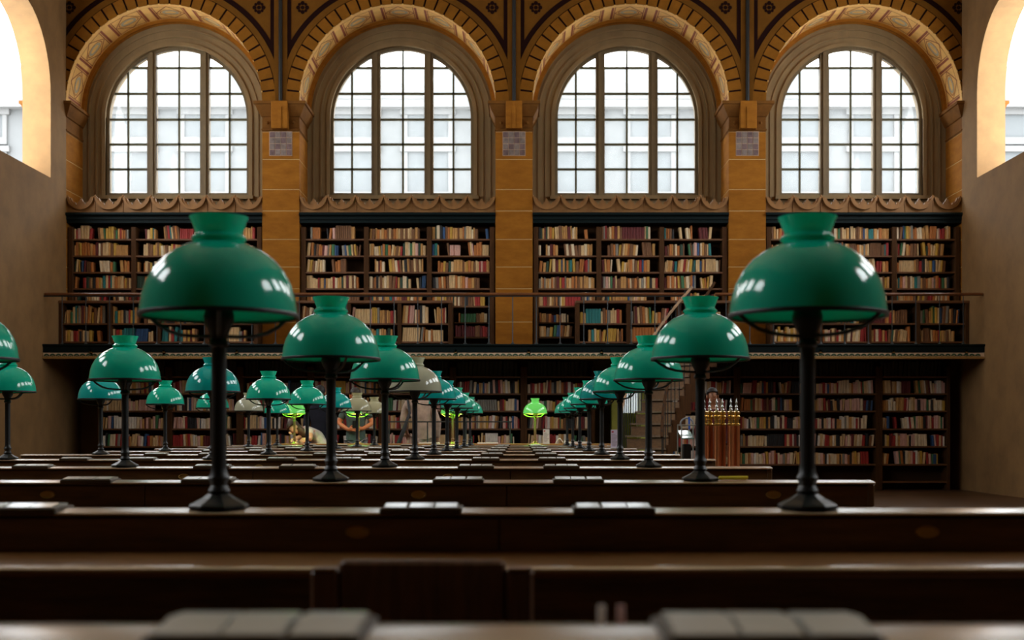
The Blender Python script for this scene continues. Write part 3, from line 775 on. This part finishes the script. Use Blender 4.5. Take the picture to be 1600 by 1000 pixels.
LC = {-.70: {0: 'green', 1: 'green', 2: 'green', 3: 'grey', 4: 'teal', 5: 'teal', 6: 'pale green', 7: 'pale green', 8: 'pale green'},
      .67: {0: 'green', 1: 'green', 2: 'green', 3: 'green', 4: 'dark teal', 5: 'green', 6: 'green', 7: 'green', 8: 'pale green'},
      -2.05: {0: 'green', 1: 'green', 2: 'green', 3: 'teal', 4: 'green', 5: 'green', 6: 'teal', 7: 'beige', 8: 'beige'},
      -3.42: {0: 'green', 1: 'green', 2: 'green', 3: 'green', 4: 'teal', 5: 'green', 6: 'green', 7: 'grey', 8: 'green'}}
for cx in LC:
    for k in range(0, 9):
        px = VX+cx/ROWY[k]*F
        if px < -120 or px > 1720: continue
        lamp(cx, ROWY[k], LZ+.0004, LC[cx][k], '%s glass lamp, %s table from the lit end desk, %s' % (LC[cx][k], NUM[k], CX[cx]), 'glass-shaded reading lamps')
for px, lb in ((836, 'lit bright green lamp beside the white notice on the end desk'), (708, 'lit bright green lamp on the end desk by the beige coat'), (561, 'lit bright green lamp on the end desk by the grey-shirted person'), (462, 'lit bright green lamp at the stairless end of the end desk')):
    lamp(wx(px, YD), YD-.1, DZ, None, lb, 'lit lamps on the end desk', True)

# ------------------------------------------------------------------ wooden chair drawn up to the near table
YCb = 2.05; cxa, cxb = wx(484, YCb), wx(834, YCb); ct = wz(877, YCb)
ch = thing('reading_chair', ((cxa+cxb)/2, YCb+.2, 0), 'dark wooden reading chair with square posts and panel back', 'chair')
CHM = mat('chair_wood', (.11, .044, .018), .42, .5, 4, (14,14,1.5), coat=.2)
CHM2 = mat('worn_chair_wood', (.16, .07, .025), .42, .4, 4, (14,14,1.5), coat=.2)
for x in (cxa, cxb-.045):
    MB().bbox(x, x+.045, YCb, YCb+.04, 0, ct-.014, .006).build('back_post', CHM, ch)
    MB().bbox(x+.003, x+.042, YCb-.006, YCb+.036, ct-.017, ct-.011, .002).build('post_cap', CHM2, ch)
    MB().bbox(x+.003, x+.04, YCb+.38, YCb+.42, 0, .43, .005).build('front_leg', CHM, ch)
    MB().bbox(x+.008, x+.036, YCb+.04, YCb+.38, .2, .235, .004).build('stretcher', CHM, ch)
MB().bbox(cxa+.045, cxb-.045, YCb+.006, YCb+.034, ct-.10, ct, .006).build('top_rail', CHM, ch)
MB().bbox(cxa+.04, cxb-.04, YCb+.014, YCb+.028, .52, ct-.09, .003).build('back_panel', CHM, ch)
MB().bbox(cxa+.04, cxb-.04, YCb+.006, YCb+.034, .48, .53, .005).build('lower_rail', CHM, ch)
MB().bbox(cxa-.005, cxb+.005, YCb+.03, YCb+.44, .43, .465, .01).build('seat', CHM, ch)

# ------------------------------------------------------------------ small things on the desks
def notice(x, y, z, wd, h, m, label):
    t = thing('notice_card', (x, y, z), label, 'sign')
    MB().box(x-wd/2, x+wd/2, y-.006, y, z, z+h).build('card', m, t)
    MB().box(x-wd/2-.004, x+wd/2+.004, y-.012, y+.05, z-.0005, z+.006).build('stand', mat('clear_plastic', (.7,.72,.75), .1), t)
    pr = MB()
    for i in range(9): pr.box(x-wd*.38, x+wd*(.1+.28*((i*5) % 4)/3), y-.0075, y-.006, z+h*(.12+.075*i), z+h*(.12+.075*i)+.006, 0)
    pr.build('print', INK, t)
    MB().box(x-wd*.4, x-wd*.15, y-.0078, y-.006, z+h*.84, z+h*.92).build('red_mark', REDINK, t)
notice(wx(853.5, 18.95), 18.95, DZ+.001, .095, .215, PAPER, 'white notice card standing beside the lit lamp on the end desk')
notice(wx(960.5, ROWY[6]), ROWY[6]-.02, LZ+.003, .09, .205, PAPERL, 'lavender notice card standing on a table ledge near the stair')
tag(MB().tube([(wx(868, 18.9)+.06*i*.35, 18.9+.02*math.sin(i), DZ+.006+.075*abs(math.sin(i*.55))**1.3) for i in range(9)], .006, 6).build('white_cable', PAPER, None, True, org=(wx(872, 18.9), 18.9, DZ)), 'white cable looping on the end desk beside the notice card', 'cable')
tag(MB().tube([(wx(932, 16.2)+.018*i, 16.15, LZ+.004+.045*math.sin(PI*i/7)) for i in range(8)], .006, 6).build('tan_cable', mat('tan_cable', (.4,.2,.07), .5), None, True, org=(wx(935, 16.2), 16.15, LZ)), 'tan cable arching over a table ledge near the stair', 'cable')
YY = ROWY[1]
pen = MB().tube([(wx(1121, YY), YY-.03, LZ+.008), (wx(1121, YY)+.11, YY-.01, LZ+.008)], .0065, 8)
tag(pen.build('yellow_pencil', mat('pencil_yellow', (.75, .62, .03), .4), None, True, org=(wx(1121, YY), YY-.03, LZ)), 'yellow pencil lying on the ledge beside a lamp base', 'pencil')
for i, (px, yy) in enumerate(((671, 19.0), (762, 18.95), (905, 19.0))):
    t = MB(); x = wx(px, yy); t.bbox(x-.15, x+.15, yy-.12, yy+.1, DZ, DZ+.018+.012*(i == 2), .002)
    tag(t.build('paper_stack', PAPER, None, False, org=(x, yy, DZ)), ['white papers lying on the end desk by the beige coat', 'white papers lying near the middle of the end desk', 'thick white paper stack on the stair side of the end desk'][i], 'paper')
for i, px in enumerate((940, 970)):
    y = ROWY[-1]+.06; x = wx(px, y)
    tag(MB().lathe([(.0, 0), (.0032, 0), (.0034, .014), (.003, .018), (.0, .0185)], 12, (x, y, LZ-.006)).build('eraser_stub', [PAPER, mat('pink_rubber', (.6, .4, .4), .7)][i], None, True, org=(x, y, LZ-.006)), ['small white eraser stub standing on the ledge behind the chair', 'small pink eraser stub standing on the ledge behind the chair'][i], 'eraser')
# thin iron barrier in front of the standing people
YI = 19.75
ba = thing('iron_barrier', (wx(700, YI), YI, 0), 'thin black iron barrier rail behind the end desk', 'barrier')
zb = wz(659, YI)
MB().tube([(wx(606, YI), YI, zb), (wx(800, YI), YI, zb)], .012, 6).build('top_bar', IRONB, ba)
for px in (608, 668, 728, 797): MB().tube([(wx(px, YI), YI, 0), (wx(px, YI), YI, zb)], .012, 6).build('post', IRONB, ba)

# ------------------------------------------------------------------ copper posts and steel trolley near the stair
YP = 13.6
post = {}
post['tube'] = MB().lathe([(.0, 0), (.042, 0), (.042, .02), (.036, .03), (.036, wz(665, YP)), (.0, wz(665, YP))], 16).mesh('tube', COPPER, (0,0,0), True)
zc = wz(665, YP)
post['collar'] = MB().lathe([(.036, zc-.002), (.041, zc+.004), (.041, zc+.016), (.030, zc+.022), (.026, zc+.06), (.034, zc+.075), (.039, zc+.085), (.039, zc+.1), (.028, zc+.11), (.038, zc+.125), (.038, zc+.145), (.02, zc+.155), (.0, zc+.155)], 14).mesh('collar', BRASS, (0,0,0), True)
post['finial'] = MB().lathe([(.012, zc+.153), (.02, zc+.17), (.01, zc+.185), (.017, zc+.20), (.010, zc+.215), (.008, zc+.24), (.014, zc+.25), (.006, zc+.262), (.003, zc+.29), (.0, zc+.292)], 10).mesh('finial', STEEL, (0,0,0), True)
for i, px in enumerate((1100, 1111, 1120, 1131, 1142, 1153)):
    x = wx(px, YP)
    t = thing('copper_post', (x, YP+.09*(i % 2), 0), 'copper tube post with brass collar and steel finial, in a row near the stair', 'post', 'copper posts near the stair')
    for n in post:
        o = bpy.data.objects.new(n, post[n]); COL.objects.link(o); o.parent = t
YT = 14.2
tr = thing('steel_trolley', (wx(1085, YT), YT, 0), 'steel framed trolley with sloping glass shelves beside the copper posts', 'trolley')
ta, tb = wx(1065, YT), wx(1106, YT); tz = wz(664, YT)
for x in (ta, wx(1083, YT), tb):
    for y in (YT, YT+.35): MB().tube([(x, y, .05), (x, y, tz)], .008, 6).build('post', STEEL, tr)
for z in (tz, .3):
    for y in (YT, YT+.35): MB().tube([(ta, y, z), (tb, y, z)], .008, 6).build('rail', STEEL, tr)
    for x in (ta, tb): MB().tube([(x, YT, z), (x, YT+.35, z)], .008, 6).build('rail', STEEL, tr)
GP = mat('green_glass_shelf', (.12, .22, .17), .1, coat=.5)
MB().prism([(YT-.02, wz(686, YT)), (YT+.36, wz(674, YT)), (YT+.36, wz(674, YT)+.012), (YT-.02, wz(686, YT)+.012)], ta, wx(1084, YT), 'x').build('sloped_shelf', GP, tr)
MB().prism([(wx(1097, YT), wz(683, YT)), (wx(1114, YT), wz(673, YT)), (wx(1114, YT), wz(668, YT)), (wx(1097, YT), wz(669, YT))], YT-.03, YT+.3, 'y').build('side_tray', GP, tr)
MB().prism([(wx(1097, YT), wz(717, YT)), (wx(1112, YT), wz(709, YT)), (wx(1097, YT), wz(706, YT))], YT-.03, YT+.3, 'y').build('lower_tray', GP, tr)
for z in (.1,):
    for x in (ta, tb):
        for y in (YT, YT+.35): MB().lathe([(.0, 0), (.02, .005), (.02, .045), (.008, .055)], 10, (x, y, 0)).build('caster', IRON, tr)
MB().bbox(wx(1068, YT), wx(1081, YT), YT+.05, YT+.25, .32, wz(694, YT), .01).build('black_box', IRON, tr)
MB().tube([(wx(1079, YT), YT+.1, wz(671, YT)), (wx(1078.5, YT), YT+.1, wz(651, YT))], .011, 8).build('blue_tube', mat('blue_plastic', (.02, .10, .5), .4), tr, True)
hp = [(wx(1072-10*math.cos(u)+4, YT), YT+.15, wz(662-9*math.sin(u), YT)) for u in [i*PI*1.25/10-.5 for i in range(11)]]
MB().tube(hp, .010, 8).build('hose', mat('grey_hose', (.25, .26, .27), .4), tr, True)

# ------------------------------------------------------------------ people
def skin(name, J, E, root, m, parent, sub=2):
    names = list(J); me = bpy.data.meshes.new(name)
    me.from_pydata([J[n][0] for n in names], [(names.index(a), names.index(b)) for a, b in E], [])
    o = bpy.data.objects.new(name, me); COL.objects.link(o)
    o.modifiers.new('skin', 'SKIN')
    sv = me.skin_vertices[0].data
    for i, n in enumerate(names):
        r = J[n][1]; sv[i].radius = r if isinstance(r, tuple) else (r, r); sv[i].use_root = (n == root)
    ss = o.modifiers.new('sub', 'SUBSURF'); ss.levels = sub; ss.render_levels = sub
    o.modifiers['skin'].use_smooth_shade = True
    dg = bpy.context.evaluated_depsgraph_get(); ev = o.evaluated_get(dg)
    nm = bpy.data.meshes.new_from_object(ev); nm.name = name
    bpy.data.objects.remove(o)
    nm.materials.clear(); nm.materials.append(m)
    nm.polygons.foreach_set('use_smooth', [True]*len(nm.polygons))
    q = bpy.data.objects.new(name, nm); COL.objects.link(q); q.parent = parent
    return q
def person(label, loc, rz, top, legs, skinc, hairc, pose, shoes=(.02,.02,.02), sleeve=1.0, hair='short', coat=False, h=1.75, group=None):
    s = h/1.75
    t = thing('person', loc, label, 'person', group); t.rotation_euler.z = rz; t.scale = (s, s, s)
    SK = mat('skin_%d' % int(skinc[0]*1000), skinc, .5); TP = mat('cloth_%d_%d' % (int(top[0]*1000), int(top[2]*1000)), top, .9, .35, 7); LG = mat('cloth_%d_%d' % (int(legs[0]*1000), int(legs[2]*1000)), legs, .85, .15, 12)
    HR = mat('hair_%d' % int(hairc[0]*1000), hairc, .6, .4, 20)
    J = {'pelvis': (0,0,.95), 'spine': (0,-.01,1.12), 'chest': (0,0,1.30), 'neck0': (0,.01,1.45), 'neck': (0,0,1.52), 'chin': (0,-.025,1.58), 'head': (0,-.01,1.65), 'crown': (0,0,1.715),
         'shL': (-.17,.0,1.41), 'elL': (-.22,.02,1.13), 'wrL': (-.21,-.06,.89), 'haL': (-.21,-.08,.82), 'shR': (.17,0,1.41), 'elR': (.22,.02,1.13), 'wrR': (.21,-.06,.89), 'haR': (.21,-.08,.82),
         'hiL': (-.09,0,.90), 'knL': (-.10,-.02,.49), 'anL': (-.10,.02,.09), 'toL': (-.11,-.15,.04), 'hiR': (.09,0,.90), 'knR': (.10,-.02,.49), 'anR': (.10,.02,.09), 'toR': (.11,-.15,.04)}
    pose = dict(pose); look = pose.pop('look', (0,-1,0)); J.update(pose)
    R = {'pelvis': (.15,.11), 'spine': (.13,.10), 'chest': (.155,.11), 'neck0': .07, 'neck': .052, 'chin': (.06,.07), 'head': (.076,.092), 'crown': (.058,.07),
         'shL': .058, 'elL': .042, 'wrL': .028, 'haL': (.034,.02), 'shR': .058, 'elR': .042, 'wrR': .028, 'haR': (.034,.02),
         'hiL': .085, 'knL': .056, 'anL': .04, 'toL': .035, 'hiR': .085, 'knR': .056, 'anR': .04, 'toR': .035}
    E = [('pelvis','spine'),('spine','chest'),('chest','neck0'),('neck0','neck'),('neck','chin'),('chin','head'),('head','crown'),('chest','shL'),('shL','elL'),('elL','wrL'),('wrL','haL'),('chest','shR'),('shR','elR'),('elR','wrR'),('wrR','haR'),
         ('pelvis','hiL'),('hiL','knL'),('knL','anL'),('anL','toL'),('pelvis','hiR'),('hiR','knR'),('knR','anR'),('anR','toR')]
    B = {n: (J[n], R[n]) for n in J}
    BE = list(E)
    for sd in 'LR':                                  # five fingers per hand
        wv, hv, ev = Vector(J['wr'+sd]), Vector(J['ha'+sd]), Vector(J['el'+sd])
        d = (hv-wv).normalized(); sidev = d.cross(Vector((0,-1,.2))).normalized()
        if sidev.length < .1: sidev = Vector((1,0,0))
        curl = d.cross(sidev).normalized()
        for i, (off, L) in enumerate(((-.028, .06), (-.010, .072), (.009, .068), (.026, .052))):
            r0 = hv+sidev*off+d*.012; m1 = r0+d*L*.55+curl*.008; m2 = m1+d*L*.35+curl*.024
            for j, q in enumerate((r0, m1, m2)): B['f%s%d%d' % (sd, i, j)] = (tuple(q), (.0105, .009, .007)[j])
            BE += [('ha'+sd, 'f%s%d0' % (sd, i)), ('f%s%d0' % (sd, i), 'f%s%d1' % (sd, i)), ('f%s%d1' % (sd, i), 'f%s%d2' % (sd, i))]
        r0 = wv.lerp(hv, .55)-sidev*.03; m1 = r0-sidev*.022+d*.028; m2 = m1+d*.028+curl*.01
        for j, q in enumerate((r0, m1, m2)): B['t%s%d' % (sd, j)] = (tuple(q), (.013, .011, .008)[j])
        BE += [('ha'+sd, 't%s0' % sd), ('t%s0' % sd, 't%s1' % sd), ('t%s1' % sd, 't%s2' % sd)]
    skin('body', B, BE, 'pelvis', SK, t)
    g = lambda r, e: (r[0]+e, r[1]+e) if isinstance(r, tuple) else r+e
    # top
    T = {n: (J[n], g(R[n], .016)) for n in ('spine', 'chest', 'neck0', 'shL', 'shR')}
    hem = Vector(J['pelvis'])+ (Vector((0, 0, -.38)) if coat else Vector((0, 0, -.02)))
    T['pelvis'] = (J['pelvis'], g(R['pelvis'], .02)); T['hem'] = (tuple(hem), (.20, .15) if coat else (.165, .125))
    T['neck0'] = (J['neck0'], .075)
    TE = [('hem','pelvis'), ('pelvis','spine'), ('spine','chest'), ('chest','neck0'), ('chest','shL'), ('chest','shR')]
    for sd in 'LR':
        sh, el, wr = (Vector(J[a+sd]) for a in ('sh', 'el', 'wr'))
        if sleeve <= 1: T['e'+sd] = (tuple(sh.lerp(el, max(.3, sleeve))), .06); TE.append(('sh'+sd, 'e'+sd))
        else:
            T['e'+sd] = (tuple(el), .058); T['w'+sd] = (tuple(el.lerp(wr, .95)), .042); TE += [('sh'+sd, 'e'+sd), ('e'+sd, 'w'+sd)]
    skin('coat' if coat else 'shirt', T, TE, 'pelvis', TP, t)
    L = {'pelvis': (tuple(Vector(J['pelvis'])+Vector((0,0,.04))), (.16, .12))}
    LE = []
    for sd in 'LR':
        L['h'+sd] = (J['hi'+sd], .105); L['k'+sd] = (J['kn'+sd], .08); L['a'+sd] = (J['an'+sd], .07)
        LE += [('pelvis', 'h'+sd), ('h'+sd, 'k'+sd), ('k'+sd, 'a'+sd)]
    skin('trousers', L, LE, 'pelvis', LG, t)
    SHO = mat('shoe_leather', shoes, .5)
    for sd in 'LR':
        a, b = Vector(J['an'+sd]), Vector(J['to'+sd])
        MB().ball(((a.x+b.x)/2, (a.y+b.y)/2-.01, .045), (.05, .145, .045), 12, 8).build('shoe', SHO, None, True).parent = t
    # head details
    hd, cr, cn = Vector(J['head']), Vector(J['crown']), Vector(J['chin'])
    up = (cr-cn).normalized(); fw = Vector(look)
    fw = (fw-up*fw.dot(up)).normalized(); rt = up.cross(fw).normalized()*-1
    def orient(mbx):
        mbx.v = [tuple(hd+rt*x+(-fw)*y+up*z) for x, y, z in mbx.v]; return mbx
    def part(n, mbx, mt): orient(mbx).build(n, mt, None, True).parent = t
    hm = MB(); n = 20; rings = []
    for k in range(9):
        a = k/8*PI*.62; r = math.sin(a); z = math.cos(a)
        ring = []
        for i in range(n):
            u = 2*PI*i/n; fy = math.sin(u)
            zz = z if not (fy < -.2 and z < .25) else .25+(z-.25)*.15
            ring.append((.089*r*math.cos(u), .104*r*fy+.012, .035+.098*zz))
        rings.append(ring)
    hm.loft(rings)
    part('hair', hm, HR)
    if hair == 'long':
        part('long_hair', MB().ball((0, .05, -.09), (.085, .06, .17), 14, 10), HR)
    EYEM = mat('eye_dark', (.02,.015,.01), .2); LIP = mat('lips', (.35,.12,.09), .5)
    for sx in (-1, 1):
        part('eye', MB().ball((sx*.032, -.088, .0), (.013, .008, .007), 8, 6), EYEM)
        part('eyebrow', MB().ball((sx*.033, -.092, .022), (.02, .007, .005), 8, 6), HR)
        part('ear', MB().ball((sx*.083, .005, -.01), (.012, .022, .033), 8, 6), SK)
    part('nose', MB().ball((0, -.103, -.022), (.014, .02, .026), 8, 6), SK)
    part('mouth', MB().ball((0, -.088, -.062), (.026, .008, .006), 8, 6), LIP)
    return t
# person in grey-green T-shirt looking down at a phone
Ya = 20.45
pa = person('person in a grey-green T-shirt looking down at a phone in both hands', (wx(556, Ya), Ya, 0), 0, (.10, .15, .12), (.45, .42, .42), (.85, .28, .10), (.035, .025, .02),
       {'elL': (-.27, -.02, 1.20), 'wrL': (-.10, -.20, 1.10), 'haL': (-.035, -.235, 1.105), 'elR': (.27, -.02, 1.20), 'wrR': (.13, -.20, 1.11), 'haR': (.065, -.235, 1.125),
        'chin': (0, -.055, 1.575), 'head': (0, -.075, 1.64), 'crown': (0, -.065, 1.705)}, sleeve=.75)
ph_ = MB().bbox(wx(556, Ya)-.02, wx(556, Ya)+.055, Ya-.275, Ya-.262, 1.12, 1.24, .004)
tag(ph_.build('phone', IRON, None, False, org=(wx(556, Ya), Ya-.27, 1.12)), 'black phone held by the person in the grey-green T-shirt', 'phone')
# person in navy coat seen from behind
Yb = 20.9
person('person in a navy coat with dark hair, back turned, facing the bookcases', (wx(500, Yb), Yb, 0), PI, (.012, .014, .028), (.02, .02, .03), (.45, .22, .12), (.01, .008, .007), {}, sleeve=2, coat=True, h=1.80)
# person bending over the desk
Yc = 19.85
xc = wx(506, Yc)
person('person in a pale top with long brown hair bending over the end desk', (xc, Yc, 0), 0, (.52, .48, .46), (.05, .10, .2), (.5, .26, .17), (.06, .03, .015),
       {'pelvis': (0, 0, .86), 'spine': (-.11, -.03, .98), 'chest': (-.22, -.08, 1.06), 'neck0': (-.31, -.13, 1.09), 'neck': (-.35, -.15, 1.09), 'chin': (-.40, -.19, 1.08), 'head': (-.43, -.20, 1.12), 'crown': (-.48, -.19, 1.16),
        'shL': (-.27, -.02, 1.10), 'elL': (-.34, -.14, .98), 'wrL': (-.38, -.36, .958), 'haL': (-.39, -.43, .944), 'shR': (-.18, -.22, 1.06), 'elR': (-.16, -.33, .95), 'wrR': (-.18, -.40, .958), 'haR': (-.22, -.44, .944),
        'hiL': (-.05, .08, .82), 'knL': (-.05, .08, .45), 'anL': (-.04, .1, .09), 'toL': (-.16, .02, .04), 'hiR': (-.05, -.06, .82), 'knR': (-.05, -.05, .45), 'anR': (-.04, .0, .09), 'toR': (-.16, -.09, .04), 'look': (-.6, -.5, -.5)},
       sleeve=.6, hair='long')
# person in a long beige coat
Yd = 20.3
person('person in a long beige coat standing with back turned behind the barrier', (wx(661, Yd), Yd, 0), PI, (.52, .38, .30), (.48, .35, .28), (.5, .28, .18), (.05, .03, .02),
       {'chest': (.06, .0, 1.30), 'neck0': (.10, .01, 1.45), 'neck': (.11, 0, 1.52), 'chin': (.12, -.025, 1.58), 'head': (.13, -.01, 1.65), 'crown': (.13, 0, 1.715), 'shL': (-.11, 0, 1.41), 'shR': (.24, 0, 1.41), 'elR': (.30, -.02, 1.15), 'wrR': (.26, -.16, 1.0), 'haR': (.25, -.21, .95)},
       sleeve=2, coat=True, h=1.86)
sb = MB().tube([(wx(661, Yd)-.24, Yd-.02, 1.57), (wx(640, Yd-.2), Yd-.2, 1.36), (wx(632, Yd-.25), Yd-.26, 1.12), (wx(622, Yd-.25), Yd-.26, .86)], [.02, .02, .03, .035], 8)
sb.ball((wx(621, Yd), Yd-.25, .68), (.11, .07, .2), 12, 8)
tag(sb.build('shoulder_bag', mat('bag_cloth', (.03, .032, .035), .8), None, True, org=(wx(625, Yd), Yd-.25, .5)), 'dark shoulder bag hanging beside the long beige coat', 'bag')
# dark-clothed person beyond the copper posts
Ye = 18.0
person('person in dark red and black clothes behind the copper posts', (wx(1113, Ye), Ye, 0), .15, (.10, .012, .014), (.015, .015, .02), (.32, .13, .06), (.008, .006, .006), {}, sleeve=2, h=1.66)

# ------------------------------------------------------------------ the street side: pale building and ground seen through the glass
FAC = mat('pale_facade', (.082, .085, .085), .9, .08, .6)
FAC2 = mat('pale_facade_window', (.066, .072, .074), .8)
ROOFM = mat('pale_slate', (.080, .085, .087), .8, .1, .7)
YX = 44
bd = thing('street_building', (0, YX+3, -8), 'pale stone building across the street seen through the tall windows', 'building')
zt = wz(98, YX); zc = wz(160, YX)
MB().box(-24, 24, YX, YX+6, -8, zc).build('wall', FAC, bd)
MB().box(-24, 24, YX-.4, YX+.2, zc-.25, zc).build('cornice', mat('facade_trim', (.098,.098,.096), .9), bd)
MB().prism([(YX+.3, zc), (YX+2.6, zt+.6), (YX+5, zt+.6), (YX+6, zc)], -24, 24, 'x').build('roof', ROOFM, bd)
TRM = MATS['facade_trim']
x = -21.0
while x < 22:
    for z0, z1 in ((wz(300, YX), wz(238, YX)), (wz(215, YX), wz(180, YX))):
        fr = MB(); fr.box(x-.85, x+.85, YX-.1, YX+.02, z0-.25, z0); fr.box(x-.85, x-.7, YX-.1, YX+.02, z0, z1); fr.box(x+.7, x+.85, YX-.1, YX+.02, z0, z1); fr.box(x-.95, x+.95, YX-.15, YX+.02, z1, z1+.2)
        f = fr.build('window', TRM, bd)
        MB().box(x-.7, x+.7, YX-.03, YX+.01, z0, z1).build('pane', FAC2, f)
    x += 2.55
for cx in (wx(580, YX), wx(930, YX), wx(985, YX)+3.5):
    MB().prism([(cx-2.2, zc+.02), (cx+2.2, zc+.02), (cx, zc+1.1)], YX-.35, YX+.25).build('pediment', TRM, bd)
MB().box(-60, 60, 25.2, 90, -8.2, -8).build('street', mat('street_paving', (.62, .60, .56), .9))
bpy.data.objects['street']['kind'] = 'structure'
